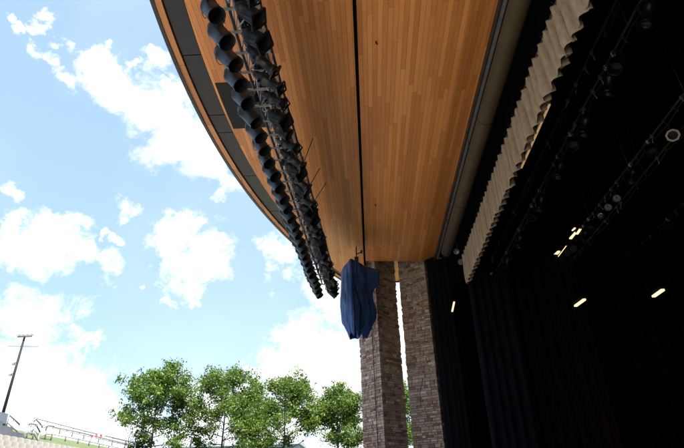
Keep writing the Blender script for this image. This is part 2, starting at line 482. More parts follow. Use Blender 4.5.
# ------------------------------------------------------------------ stage house (dark box behind the proscenium)
house = thing('stage_house', 'black stage house behind the proscenium opening', 'building', (0, 0, 0))
def hb(name, b, mat=M_blackwall): m = MB(); m.box(*b); return m.build(name, mat, house)
hb('header_wall', (3.22, 3.4, -8, 24, 6.62+EYE, 14.5))
hb('rear_wall', (19, 19.3, -8, 24, 0, 14.5))
hb('side_wall', (3.4, 19, 23.8, 24.1, 1.2, 14.5))
hb('side_wall', (3.4, 19, -8.3, -8, 1.2, 14.5))
hb('flat_roof', (3.2, 19.3, -8.3, 24.1, 14.5, 14.8))
hb('proscenium_wall', (3.22, 3.4, 17.9, 24, 0, 9.4))
hb('proscenium_wall', (3.22, 3.4, -8, -4, 0, 9.4))
fr = MB(); fr.box(2.42, 3.2, 17.75, 17.9, 0, H-.01); fr.build('side_panel', M_black, house)
fr = MB()
for xx in (2.55, 2.78, 2.92, 3.1): fr.box(xx, xx+.05, 17.68, 17.749, 0, H-.02)
fr.build('frame_upright', M_black, house)

# ------------------------------------------------------------------ stone pillars
def pillar(corner, ang, L, label, top):
    ux = Vector((-math.cos(ang), math.sin(ang), 0)); vy = Vector((math.sin(ang), math.cos(ang), 0))
    root = thing('stone_pillar', label, 'pillar', (corner[0], corner[1], 0), 'stone pillars at the end of the stage front')
    m = MB(); i_ = .03
    P = lambda a, b, z: tuple(ux*a+vy*b+Vector((0,0,z)))
    m.hexa([P(i_,i_,0),P(L-i_,i_,0),P(L-i_,L-i_,0),P(i_,L-i_,0),P(i_,i_,top),P(L-i_,i_,top),P(L-i_,L-i_,top),P(i_,L-i_,top)])
    m.build('core', M_mortar, root)
    rr = random.Random(int(corner[0]*100)); st = MB(); tones = []
    z = 0.0
    course = 0
    while z < top-.02:
        h = min(rr.choice((.055,.065,.075,.085,.10,.12)), top-z)
        for side in range(4):
            a = 0.0
            while a < L:
                w = rr.uniform(.09, .30)
                if L-(a+w) < .12: w = L-a
                pr = rr.uniform(-.022, .010); gap = .006; dz = .005
                # stone as a chamfered block standing pr proud
                def Q(s, o, zz):
                    if side == 0: return P(s, -o, zz)
                    if side == 1: return P(-o, s, zz)
                    if side == 2: return P(s, L+o, zz)
                    return P(L+o, s, zz)
                s0, s1, z0, z1 = a+gap, a+w-gap, z+dz, z+h-dz
                if a == 0: s0 = -pr
                if a+w >= L-1e-6: s1 = L+pr
                j = lambda k=.006: rr.uniform(-k, k)
                c = .010
                back = [Q(s0, -.04, z0), Q(s1, -.04, z0), Q(s1, -.04, z1), Q(s0, -.04, z1)]
                mid = [Q(s0, pr-c, z0), Q(s1, pr-c, z0), Q(s1, pr-c, z1), Q(s0, pr-c, z1)]
                fr_ = [Q(s0+c, pr+j(), z0+c), Q(s1-c, pr+j(), z0+c), Q(s1-c, pr+j(), z1-c), Q(s0+c, pr+j(), z1-c)]
                st.add(back+mid+fr_, [(0,1,5,4),(1,2,6,5),(2,3,7,6),(3,0,4,7),(4,5,9,8),(5,6,10,9),(6,7,11,10),(7,4,8,11),(8,9,10,11)])
                tones += [rr.random()]*9
                a += w
        z += h; course += 1
    o = st.build('stone_cladding', M_stone, root)
    at = o.data.attributes.new('tone', 'FLOAT', 'FACE'); at.data.foreach_set('value', tones)
    return root
p1 = pillar((.44, 18.0), math.radians(49), 1.09, 'stone clad pillar just behind the blue tarpaulin, its two faces meeting at a corner', H+.54)
p2 = pillar((2.355, 17.97), math.radians(30), 1.124, 'stone clad pillar beside the black stage opening, right of the bright slot', H+.54)
# conduit down the face of pillar 1
ang = math.radians(49); ux = Vector((-math.cos(ang), math.sin(ang), 0)); nrm = Vector((-math.sin(ang), -math.cos(ang), 0))
cd = MB(); q = ux*.30+nrm*.04
cd.tube([q+Vector((0,0,0)), q+Vector((0,0,H-.1))], .013, 8)
cd.build('conduit', M_darksteel, p1)

# ------------------------------------------------------------------ duct along the header
duct = thing('round_duct', 'long olive brown round duct running below the wooden soffit beside the beige valance', 'duct', (2.73, 0, 7.0+EYE))
d_ = MB(); d_.tube([(0,-4,0),(0,2.1,0),(0,8.45,0),(0,11.9,0),(0,15.0,0)], .175, 40); d_.build('pipe', M_duct, duct)
for y in (2.1, 8.45, 11.9):
    r_ = MB(); r_.lathe([(-.012,.176),(-.012,.184),(.012,.184),(.012,.176)], (0,y,0), (0,1,0), 40); r_.build('joint_ring', M_cable, duct)
for y in (0.4, 5.2, 10.1, 14.2):
    h_ = MB(); h_.tube([(0,y,.17),(0,y,1.0)], .008, 6); h_.build('hanger', M_darksteel, duct)

# ------------------------------------------------------------------ valance
val_o = thing('valance_curtain', 'beige pleated valance curtain with a rolling hem across the stage opening', 'curtain', (3.0, 0, EYE))
def valance():
    m = MB(); y = -3.0; yend = 13.95
    rr = random.Random(5)
    cols = []; knots = []
    while y < yend+.4:
        w = rr.uniform(.18, .33); knots.append((y, w, rr.uniform(.7, 1.25), rr.uniform(-.3, .3))); y += w
    nz = 22; vs = []; cnt = 0
    for (yk, w, amp, sk) in knots:
        n = 14
        for i in range(n):
            t = i/n; yy = yk+w*t
            if yy > yend: break
            col = []
            for k in range(nz+1):
                s = k/nz                                    # 0 top, 1 hem
                A = (.026+.050*s)*amp*(1-.25*ss(.88,1,s))
                ph = 2*math.pi*t
                # overhanging fold: y shifts with the wave so the fold rolls over
                x = -A*math.sin(ph+.25*math.sin(ph))-.026*math.sin(2*ph+sk*3)*(.5+.5*s)-.012*math.sin(3*ph+sk*9)
                dy = -.090*s*amp*math.cos(ph)-.10*s+.012*noise.noise(Vector((yy*2.5, s*1.5, 8)))
                dz = .018*s*math.sin(ph+1)
                fine = .006*noise.noise(Vector((yy*9, s*3, 1)))
                zz = 6.34-.93*s*(1+.05*math.sin(ph+.7)*s+.03*noise.noise(Vector((yy*3, 0, 2))))+dz
                col.append((x+fine, yy+dy+.05*s*noise.noise(Vector((yy*.9, s, 4))), zz))
            vs += col; cnt += 1
    fs = []
    for i in range(cnt-1):
        for k in range(nz):
            a = i*(nz+1)+k
            fs.append((a, a+1, a+nz+2, a+nz+1))
    m.add(vs, fs, True)
    return m
valance().build('cloth', M_valance, val_o, solid=.008)
b_ = MB(); b_.tube([(.03,-3,6.36),(.03,13.95,6.36)], .028, 10); b_.build('batten_pipe', M_darksteel, val_o)
rr = random.Random(3)
y = -2.9
while y < 13.9:
    a = rr.uniform(-.05,.05)
    ties = MB(); ties.tube([(.0, y, 6.34),(-.02, y+.01, 6.39),(-.03, y+a, 6.43+rr.uniform(0,.04))], .003, 4); y += .31
    ties.build('tie_tape', M_darksteel, val_o)

# warm-lit bar behind the valance hem; its light is an added faint glow
gs = thing('glowing_bar', 'dim amber glowing bar showing just behind the hem of the beige valance', 'glowing strip', (3.16, 6.48, 5.60+EYE))
m = MB(); m.box(-.03, .03, 0, 1.85, .012, .09); m.build('housing', M_steel, gs)  # plain bar body above the glow, no lamp housing
m = MB(); m.box(-.004, .026, .02, 1.83, -.008, .01); m.build('glow_face', M_amber, gs)

# ------------------------------------------------------------------ blue tarpaulin over a hung loudspeaker
tarp = thing('covered_loudspeaker', 'hung loudspeaker shrouded in a blue tarpaulin, in front of the stone pillar', 'covered loudspeaker', (-.2, 16.35, 7.25+EYE))
def tarp_mesh():
    # plan outline: a few gathered corners; left facet faces the open sky, right facet the stage
    ext = [(0,-.50,.52),(.04,-.56,.70),(.12,-.60,.78),(.40,-.60,.78),(.60,-.61,.76),(.74,-.61,.62),(.92,-.62,.52),(1.2,-.63,.54),
           (1.5,-.63,.60),(1.8,-.63,.58),(2.0,-.61,.50),(2.2,-.54,.42),(2.4,-.45,.26),(2.60,-.36,.10)]
    m = MB(); n = 120; nz = 72; vs = []
    def E(z):
        for (a, l0, r0), (b, l1, r1) in zip(ext[:-1], ext[1:]):
            if a <= z <= b:
                t = (z-a)/(b-a); return l0+(l1-l0)*t, r0+(r1-r0)*t
        return ext[-1][1:]
    # corner polygon (angle fraction, x share -1..1, y depth)
    poly = [(-1.0, .28), (-.72, -.08), (-.08, -.60), (0.0, -.66), (.10, -.54), (.55, .02), (1.0, .36), (.8, .58), (0, .66), (-.75, .52)]
    def plan(u):
        f = u*len(poly); i = int(f) % len(poly); t = f-int(f)
        a, b = poly[i], poly[(i+1) % len(poly)]
        t = t*.75+ss(0, 1, t)*.25
        return a[0]+(b[0]-a[0])*t, a[1]+(b[1]-a[1])*t
    cr = [(.36, .6, .05), (.44, 1.6, .08), (.51, 2.0, -.06), (.57, 1.4, .07), (.07, .5, .03), (.15, -.6, -.04), (.62, 1.2, .05)]
    for k in range(nz+1):
        s = k/nz; z0 = 2.52*s
        l, r = E(z0); cx = (l+r)/2; hw = (r-l)/2
        for i in range(n):
            u = i/n
            px_, py_ = plan(u)
            x = -.20+(px_*(-.20-l) if px_ < 0 else px_*(r+.20)); y = py_*(.62+.38*min(1, hw/.6))*(1 if s < .75 else 1-.9*(s-.75))
            c3 = Vector((math.cos(2*math.pi*u)*2.2, math.sin(2*math.pi*u)*2.2, s*1.6))
            f = noise.noise(c3)*.045+noise.noise(Vector((c3.x*3.2, c3.y*3.2, s*2.6+u*3)))*.042-abs(noise.noise(Vector((c3.x*4.5, c3.y*4.5, s*3.5-u*6))))*.05+noise.noise(c3*6)*.012
            for (cu, sl, am) in cr:                      # long sharp creases running down and across
                d = abs(u-(cu+sl*.07*(s-.5)+.012*math.sin(s*9+cu*20)))
                if d < .028: f -= am*(1-d/.028)*min(1, .25+1.2*s)*1.3
            g = math.hypot(px_, py_)+1e-6
            x += px_/g*f*.8*min(1, .4+s*1.2); y += py_/g*f*1.5
            z = z0
            if s > .80:
                w = (s-.80)/.20
                z += w*(.22*noise.noise(Vector((math.cos(2*math.pi*u)*2.7, math.sin(2*math.pi*u)*2.7, 9)))+.06*math.sin(u*44)-.06)
            vs.append((x, y, -z-.03*noise.noise(c3*1.5)))
    fs = []
    for k in range(nz):
        for i in range(n):
            i2 = (i+1) % n
            fs.append((k*n+i, (k+1)*n+i, (k+1)*n+i2, k*n+i2))
    c_ = len(vs); vs.append((-.02, .02, .05))
    for i in range(n): fs.append((c_, i, (i+1) % n))
    m.add(vs, fs, True)
    return m
tarp_mesh().build('tarpaulin', M_tarp, tarp, solid=.012)
sp = MB(); sp.box(-.34, .08, -.12, .22, -1.7, -.12); sp.build('speaker_cabinet', M_black, tarp)
rg = MB(); rg.tube([(-.02,.05,0),(-.02,.05,.745)], .022, 10); rg.box(-.09, .05, .0, .1, .16, .34); rg.build('hanging_rod', M_darksteel, tarp)
rg = MB(); rg.tube([(-.03,.05,.45),(.16,-.02,.50)], .018, 8); rg.box(.13, .20, -.06, .02, .46, .56); rg.build('bracket_arm', M_darksteel, tarp)

# ------------------------------------------------------------------ lighting truss
def tx(y): return -1.64+.20*max(0,min(1,(y-6)/5))+.20*max(0,min(1,(y-11)/5))
TZ = 6.55+EYE
truss = thing('lighting_truss', 'long aluminium box truss hung under the canopy between two rows of lamps', 'truss', (0, 0, TZ))
TY0, TY1 = -1.0, 16.2
yy = [TY0+.43*i for i in range(int((TY1-TY0)/.43)+1)]
for sx in (-.20, .20):
    for z in (0, .42):
        c = MB(); c.tube([(tx(y)+sx, y, z) for y in yy], .026, 10); c.build('chord', M_chord, truss)
for k, y in enumerate(yy):
    c = MB(); c.bar((tx(y)-.40, y, -.02), (tx(y)+.28, y, -.02), .045, .03); c.tube([(tx(y)-.2, y, 0), (tx(y)-.2, y, .42)], .013, 6)
    c.tube([(tx(y)+.2, y, 0), (tx(y)+.2, y, .42)], .013, 6)
    c.build('crossbar', M_alu, truss)
dg = MB()
for k in range(len(yy)-1):
    a, b = yy[k], yy[k+1]
    s = 1 if k % 2 else -1
    dg.tube([(tx(a)-.2*s, a, 0), (tx(b)+.2*s, b, 0)], .012, 6)
    dg.tube([(tx(a)-.2, a, 0 if s > 0 else .42), (tx(b)-.2, b, .42 if s > 0 else 0)], .012, 6)
    dg.tube([(tx(a)+.2, a, 0 if s > 0 else .42), (tx(b)+.2, b, .42 if s > 0 else 0)], .012, 6)
dg.build('diagonal_bracing', M_alu, truss)
cb = MB(); rr = random.Random(12)
for q in range(12):
    ox, oz = rr.uniform(-.1,.1), rr.uniform(.02,.35)
    pts = []; y = TY0
    while y < TY1:
        pts.append((tx(y)+ox+rr.uniform(-.05,.05), y, oz+rr.uniform(-.07,.05))); y += .17
    cb.tube(pts, rr.uniform(.012,.022), 6)
cb.build('power_cables', M_cable, truss)
for k in range(110):
    y = rr.uniform(3.5, 16.2) if k < 70 else rr.uniform(10, 16.3); m = MB(); c0 = Vector((tx(y)+rr.uniform(-.22,.22), y, rr.choice((-.03, .0, .40))))
    if k % 3 == 0:
        pts = [c0+Vector((.05*math.sin(a*.9+k), .10*a/6-.05, -.06-.09*math.sin(math.pi*a/6))) for a in range(7)]
        m.tube(pts, .009, 5); m.build('safety_cable', M_alu, truss)
    elif k % 3 == 1:
        m.bar(c0, c0+Vector((rr.uniform(-.04,.04), .0, -rr.uniform(.10,.22))), .045, .03); m.tube([c0+Vector((0,-.03,-.05)), c0+Vector((0,.03,-.05))], .035, 8)
        m.build('coupler', M_alu, truss)
    else:
        m.box(c0.x-.03, c0.x+.03, c0.y-.07, c0.y+.07, c0.z-.10, c0.z-.03); m.build('connector_box', M_can, truss)
for y in (2.0, 6.4, 10.8, 15.2):
    c = MB()
    for sx in (-.2, .2): c.tube([(tx(y)+sx, y, .42), (tx(y)+.0, y, H-TZ-.01)], .008, 6)
    c.build('suspension_cable', M_darksteel, truss)

# --- lamps. master at origin: clamp point (0,0,0) on the chord, body hangs below
def aim_basis(d):
    d = Vector(d).normalized(); s = d.cross(Vector((0,0,1))).normalized(); u = s.cross(d); return d, s, u
def par_can(d, length=.40, r=.118, gel=False, hood=True):
    root = thing('stage_lamp', 'x', 'stage lamp')
    d, s, u = aim_basis(d); c = Vector((0,0,-.30))                     # pivot of the body
    m = MB(); rear = c-d*length*.55
    m.lathe([(0,.0),(.0,.05),(.02,r*.62),(.07,r*.80),(.12,r*.96),(.13,r*1.02),(.15,r*1.02),(.16,r*.97),(length,r*.97),(length+.005,r*1.03),(length+.025,r*1.03),(length+.025,r*.92),(.17,r*.90)], rear, d, 28)
    for k in range(3):
        a = .8+k*2.09; o_ = s*math.cos(a)*r*.99+u*math.sin(a)*r*.99
        m.bar(rear+d*length*.97+o_, rear+d*(length+.045)+o_, .05, .012, u)
    m.build('housing', M_can, root)
    m = MB(); m.lathe([(.17,.0),(.175,r*.90)], rear, d, 28); m.build('lens', M_glass if not gel else M_gel, root)
    m = MB(); m.lathe([(.175,r*.895),(length+.02,r*.905)], rear, d, 28); m.build('inner_tube', M_caninner, root)
    m = MB(); w = r*1.16
    m.tube([c+s*w, c+s*w+Vector((0,0,.22)), c+s*w*.55+Vector((0,0,.25)), c-s*w*.55+Vector((0,0,.25)), c-s*w+Vector((0,0,.22)), c-s*w], .012, 6, True, False)
    m.build('yoke', M_darksteel, root)
    m = MB(); m.box(-.03,.03,-.022,.022,-.075,.02); m.tube([(0,-.022,.0),(0,.022,.0)], .042, 12); m.build('clamp', M_alu, root)
    m = MB(); a = rear+d*.02
    m.tube([a, a-d*.06+Vector((0,0,.02)), a-d*.13+Vector((0,.04,.11)), Vector((0,.05,.02)), Vector((.03,.09,.12))], .008, 6); m.build('power_cable', M_cable, root)
    if gel:
        m = MB(); q = rear+d*(length+.03); f = r*1.03
        for (aa, bb) in ((-1,-1),(-1,1),(1,1),(1,-1)):
            pass
        m.bar(q-s*f-u*f, q+s*f-u*f, .03, .035, u); m.bar(q-s*f+u*f, q+s*f+u*f, .03, .035, u)
        m.bar(q-s*f-u*f, q-s*f+u*f, .03, .035, s); m.bar(q+s*f-u*f, q+s*f+u*f, .03, .035, s)
        m.build('colour_frame', M_can, root)
    return root
def spot(d, length=.62):
    root = thing('stage_lamp', 'x', 'stage lamp')
    d, s, u = aim_basis(d); c = Vector((0,0,-.30)); rear = c-d*length*.45
    m = MB()
    m.lathe([(0,.0),(.0,.055),(.05,.07),(.14,.075),(.16,.105),(.25,.12),(.30,.12),(.33,.085),(length-.10,.082),(length-.08,.098),(length,.10),(length,.086),(length-.05,.08)], rear, d, 24)
    for k in range(4):
        a = k*math.pi/2+.4; o_ = s*math.cos(a)*.13+u*math.sin(a)*.13; m.bar(rear+d*.22+o_*.8, rear+d*.22+o_*1.25, .05, .012, d)
    m.build('housing', M_can, root)
    m = MB(); m.lathe([(length-.05,.0),(length-.045,.082)], rear, d, 24); m.build('lens', M_glass, root)
    m = MB(); q = rear+d*(length+.01); f = .105
    m.bar(q-s*f-u*f, q+s*f-u*f, .03, .014, u); m.bar(q-s*f+u*f, q+s*f+u*f, .03, .014, u)
    m.bar(q-s*f-u*f, q-s*f+u*f, .03, .014, s); m.bar(q+s*f-u*f, q+s*f+u*f, .03, .014, s)
    m.build('colour_frame', M_can, root)
    m = MB(); w = .135
    m.tube([c+s*w, c+s*w+Vector((0,0,.22)), c+s*w*.55+Vector((0,0,.25)), c-s*w*.55+Vector((0,0,.25)), c-s*w+Vector((0,0,.22)), c-s*w], .012, 6, True, False)
    m.build('yoke', M_darksteel, root)
    m = MB(); m.box(-.03,.03,-.022,.022,-.075,.02); m.tube([(0,-.022,.0),(0,.022,.0)], .042, 12); m.build('clamp', M_alu, root)
    m = MB(); a = rear+d*.02
    m.tube([a, a-d*.08, a-d*.10+Vector((-.03,.05,.13)), Vector((0,.05,.02)), Vector((-.03,.09,.12))], .008, 6); m.build('power_cable', M_cable, root)
    return root
ordn = ['nearest','second','third','fourth','fifth','sixth','seventh','eighth','ninth','tenth','eleventh','twelfth','thirteenth','fourteenth','fifteenth',
        'sixteenth','seventeenth','eighteenth','nineteenth','twentieth','twenty-first','twenty-second','twenty-third','twenty-fourth','twenty-fifth','twenty-sixth','twenty-seventh','twenty-eighth','twenty-ninth','thirtieth']
rr = random.Random(21)
def loop_cable(root, out):
    m = MB(); m.tube([Vector((-.10-(out*.6)*math.sin(t*math.pi/14)**.8, .06+.06*math.sin(t*.5), .04-.40*(t/14)+.05*math.sin(t*.9))) for t in range(15)], .006, 5)
    m.build('looped_cable', M_cable, root); return root
masters = {
 'L0': par_can((.56,-.08,-.81), .47, .138), 'L1': loop_cable(par_can((.62,-.02,-.78), .50, .138), .22), 'L2': loop_cable(par_can((.50,-.14,-.85), .43, .13), .12),
 'R0': par_can((.74,-.05,-.66), .44, .135, True), 'R1': spot((.76,.06,-.62), .62), 'R2': par_can((.72,.05,-.66), .42, .135), 'R3': spot((.64,-.08,-.74), .56)}
used = set()
def place(kind, loc, label, group, rz=0, sc=1.0):
    o = masters[kind] if kind not in used else copy_tree(masters[kind])
    used.add(kind)
    o.location = loc; o.rotation_euler = (0, 0, rz); o.scale = (sc, sc, sc)
    tag(o, label, 'stage lamp', group)
y = 4.35; k = 0
while y < 16.2:
    far = (y-4.3)/12
    place(rr.choice(['L0','L1','L2','L0','L1']), (tx(y)-.37, y, TZ),
          '%s black can lamp from the top in the left row of the truss' % ordn[k].replace('nearest', 'first'), 'black can lamps in the left row of the truss', rr.uniform(-.22,.22))
    k += 1; y += .455*rr.uniform(.96,1.04)
y = 4.5; k = 0
while y < 16.3:
    kind = rr.choice(['R0','R1','R2','R1','R3','R0'])
    if k == 1: kind = 'R0'
    if k == 5: kind = 'R1'
    place(kind, (tx(y)+.14, y, TZ),
          '%s lamp from the top in the right row of the truss' % ordn[k].replace('nearest', 'first'), 'black lamps in the right row of the truss', rr.uniform(-.5,.4), rr.uniform(.88,1.0))
    k += 1; y += .44*rr.uniform(.9,1.1)
for k_, ms in masters.items():
    if k_ not in used:
        for ch in list(ms.children): bpy.data.objects.remove(ch)
        bpy.data.objects.remove(ms)
# thin rods standing off the truss
for (a, b, lab) in (((305,160),(313,138),'uppermost'), ((310,183),(320,168),'middle'), ((316,196),(326,183),'lowest')):
    A = at_height(a[0]-3, a[1]+7, 7.2); B = at_height(b[0], b[1], 7.93)
    m = MB(); m.tube([A-A, B-A], .011, 6)
    tag(m.build('hanging_rod', M_darksteel, None, A), '%s of three thin dark rods sticking up from the lamp truss against the boards' % lab, 'rod', 'thin rods above the lamp truss')

# ------------------------------------------------------------------ inside the stage house
def folded_drape(name, x0, x1, y, z0, z1, label, mat=M_drape, along='x', amp=.07, wl=.28, seed=1):
    rr = random.Random(seed); n = int((x1-x0)/.03); vs = []; nz = 8
    for i in range(n+1):
        t = x0+(x1-x0)*i/n
        for k in range(nz+1):
            s = k/nz
            d = amp*math.sin(2*math.pi*t/wl+1.5*noise.noise(Vector((t*1.3, s*.6, seed))))*(.6+.4*s)+.05*noise.noise(Vector((t*3, s*2, seed)))
            z = z1+(z0-z1)*s
            vs.append((t, y+d, z) if along == 'x' else (y+d, t, z))
    fs = [(i*(nz+1)+k, i*(nz+1)+k+1, (i+1)*(nz+1)+k+1, (i+1)*(nz+1)+k) for i in range(n) for k in range(nz)]
    m = MB(); m.add(vs, fs, True)
    return tag(m.build(name, mat, solid=.006), label, 'drape')
folded_drape('stage_drape', 3.45, 4.85, 15.9, 1.22, 6.6+EYE, 'black velour leg drape hanging just inside the opening, beyond the end of the valance')
folded_drape('stage_drape', 5.3, 8.6, 19.4, 1.22, 11.5, 'wide dark drape hanging deeper in the stage house behind the first leg', seed=3, wl=.4)
folded_drape('stage_drape', 7.0, 7.55, 16.9, 1.22, 2.25+EYE, 'narrow dim reddish brown shape low at the back of the stage', M_brown, seed=5)  # faint reddish form of unknown kind, modelled as hanging cloth
folded_drape('stage_drape', 9.0, 18.8, 22.9, 1.22, 13.8, 'broad black backdrop filling the far side of the stage', seed=8, wl=.5)

def batten(X, Z, ya, yb, label):
    root = thing('rigging_batten', label, 'batten', (X, 0, Z+EYE), 'pipe battens over the stage')
    m = MB(); m.tube([(0,ya,0),(0,yb,0)], .024, 8); m.build('pipe', M_batten, root)
    q = random.Random(int(X*7)); n_ = 0; yq = 3.5
    while yq < yb and n_ < 34:
        m = MB(); m.box(-.03, .03, yq-.025, yq+.025, -.06, .035); m.tube([(0,yq,-.05),(q.uniform(-.06,.06),yq+q.uniform(-.1,.1),-.12-q.random()*.14)], .012, 5)
        m.build('coupler', M_steel if q.random() < .35 else M_batten, root); yq += q.uniform(.25,.7); n_ += 1
    m = MB(); pts = []; yq = ya
    while yq < yb: pts.append((.05, yq, -.05-.10*abs(math.sin(yq*1.9)))); yq += .2
    m.tube(pts, .018, 6); m.build('draped_cable', M_cable, root)
    y = ya+.3
    while y < yb:
        m = MB(); m.tube([(0,y,0),(0,y,14.45-Z-EYE)], .006, 5); y += 3.1; m.build('lift_line', M_darksteel, root)
    return root
batten(5.0, 7.45, -3, 21, 'first pipe batten over the stage, nearest behind the valance')
batten(5.0, 8.15, -3, 21, 'thin upper batten above the first row of hanging stage lamps')
batten(8.0, 8.5, -3, 22, 'middle batten over the stage carrying the round glinting lenses')
batten(8.35, 8.2, -3, 22, 'lower companion pipe beside the middle batten')
batten(12.0, 9.4, -3, 22, 'rearmost batten high over the stage, far from the valance')
# lamps on the battens
mA = spot((-.35,.25,-.9), .6); mB = par_can((-.45,-.35,-.82), .38, .13)
usedi = set()
def put(ms, key, loc, label, group, rz=0):
    o = ms if key not in usedi else copy_tree(ms); usedi.add(key)
    o.location = loc; o.rotation_euler = (0,0,rz); tag(o, label, 'stage lamp', group)
rr = random.Random(4)
names = ['first','second','third','fourth','fifth','sixth','seventh','eighth','ninth','tenth','eleventh','twelfth','thirteenth','fourteenth']
for k, y in enumerate((4.2, 5.0, 6.0, 7.26, 7.62, 8.9, 9.7, 10.6, 12.2, 13.0, 14.5, 16.2)):
    put(mA if k % 3 else mB, 'A' if k % 3 else 'B', (5.0, y, 7.45+EYE), '%s dim lamp from the top on the batten behind the valance' % names[k], 'dim lamps on the first batten', rr.uniform(-.4,.4))
for k, y in enumerate((7.0, 8.2, 9.3, 11.6, 12.7, 16.0, 16.5, 20.0)):
    put(mB if k % 2 else mA, 'B' if k % 2 else 'A', (8.0, y, 8.5+EYE), '%s dim lamp from the right on the middle batten over the stage' % names[k], 'dim lamps on the middle batten', rr.uniform(-.4,.4))
for k, y in enumerate((8.0, 9.5, 11.0, 13.5, 15.0, 18.0)):
    put(mB, 'B', (12.0, y, 9.4+EYE), '%s dim lamp from the right on the rearmost batten over the stage' % names[k], 'dim lamps on the rearmost batten', rr.uniform(-.4,.4))

# round-lensed fixtures with pale rims
def round_fixture(px, py, X, r, label, mat, square=False):
    rY = ray(px, py); p = rY*(X/rY.x); p.z += EYE
    root = thing('round_lamp', label, 'stage lamp', p, 'round lensed lamps over the stage')
    d = (-rY); d = (d+Vector((-.1,.1,-.15))).normalized()
    m = MB(); m.lathe([(-.34,0),(-.34,r*.7),(-.1,r*.9),(.0,r),(.02,r),(.02,r*.9),(-.04,r*.88)], (0,0,0), d, 20); m.build('housing', M_can, root)
    m = MB(); m.lathe([(-.04,0),(-.03,r*.5),(-.042,r*.88)], (0,0,0), d, 20); m.build('lens', mat, root)
    if square:
        m = MB(); m.lathe([(.03,r*1.0),(.03,r*1.38),(.045,r*1.38),(.045,r*1.0)], (0,0,0), d, 8, False, phase=.39); m.build('frame', M_duct2, root)
    m = MB(); m.tube([(0,0,.02),(0,0,.35)], .014, 6); m.build('stem', M_darksteel, root)
    return root
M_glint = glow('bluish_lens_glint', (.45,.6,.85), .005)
round_fixture(673, 135, 8.0, .12, 'octagonal framed round lamp high at the right edge of the dark stage', M_caninner, True)
round_fixture(616.6, 198.6, 8.0, .13, 'uppermost bluish glinting round lens over the middle of the dark stage', M_glint)
round_fixture(608, 207.5, 8.0, .13, 'middle one of three glinting round lenses over the dark stage', M_glint)
round_fixture(600.5, 216, 8.0, .12, 'lowest and faintest of three glinting round lenses over the stage', M_glass)
round_fixture(567, 253, 8.0, .15, 'left of a pair of dark ringed round lamps beside the lit amber bars', M_caninner)
round_fixture(573, 249, 8.0, .15, 'right of a pair of dark ringed round lamps beside the lit amber bars', M_caninner)
# lit bars: emission stands in for warm light caught on the rigging
def lit_bar(a, b, X, w, label, mat, name='glowing_strip', cat='glowing strip'):
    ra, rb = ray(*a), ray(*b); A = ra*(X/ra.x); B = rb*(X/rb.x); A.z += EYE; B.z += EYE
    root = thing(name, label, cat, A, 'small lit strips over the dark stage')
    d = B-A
    m = MB(); m.bar(Vector((.02,.02,w*.62)), d+Vector((.02,.02,w*.62)), w*1.0, w*.7); m.build('housing', M_darksteel, root)  # dark backing above the glow
    m = MB(); m.bar(Vector((0,0,0)), d, w*.72, w*.4); m.build('tube', mat, root)  # glowing face of the bar
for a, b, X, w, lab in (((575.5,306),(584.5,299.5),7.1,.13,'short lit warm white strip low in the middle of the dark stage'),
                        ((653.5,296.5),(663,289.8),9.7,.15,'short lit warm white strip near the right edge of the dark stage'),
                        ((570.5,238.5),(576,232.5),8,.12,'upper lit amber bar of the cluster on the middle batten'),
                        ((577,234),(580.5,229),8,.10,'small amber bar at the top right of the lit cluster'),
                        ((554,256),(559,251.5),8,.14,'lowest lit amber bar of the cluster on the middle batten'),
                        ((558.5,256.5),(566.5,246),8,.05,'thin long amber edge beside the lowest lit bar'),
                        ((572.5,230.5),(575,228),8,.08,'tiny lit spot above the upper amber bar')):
    lit_bar(a, b, X, w, lab, M_warmglow)
lit_bar((452.2,311.5), (454.2,302), 2.98, .07, 'small warm glowing gap low on the black proscenium beside the second pillar', M_warmglow)  # bright gap drawn as a glowing strip, no lamp there
# flood lamps by the duct end
for (px, py, lab) in ((456.5,251.5,'upper small round flood lamp at the end of the duct'), (461,262,'lower small round flood lamp beside the valance end')):
    p = at_depth(px, py, 15.2)
    root = thing('flood_lamp', lab, 'flood lamp', p, 'small flood lamps at the duct end')
    d = Vector((-.35,-.75,-.55)).normalized()
    m = MB(); m.lathe([(-.16,0),(-.16,.05),(-.08,.07),(0,.10),(.012,.10),(.012,.085)], (0,0,0), d, 20); m.build('reflector', M_floodrim, root)
    m = MB(); m.lathe([(.0,0),(.004,.086)], (0,0,0), d, 20); m.build('lens', M_glass if lab[0] == 'u' else M_floodrim, root)
    m = MB(); m.tube([-d*.12, -d*.12+Vector((.05,0,.35))], .014, 6); m.build('stem', M_darksteel, root)
tiny = MB(); tiny.lathe([(-.08,0),(-.08,.03),(0,.045),(.005,.0)], (0,0,0), (-.4,-.7,-.5), 12)
tag(tiny.build('indicator_lamp', M_floodrim, None, at_depth(491.3, 273.5, 15.0)), 'tiny pale lamp in the dark right of the valance end', 'lamp')

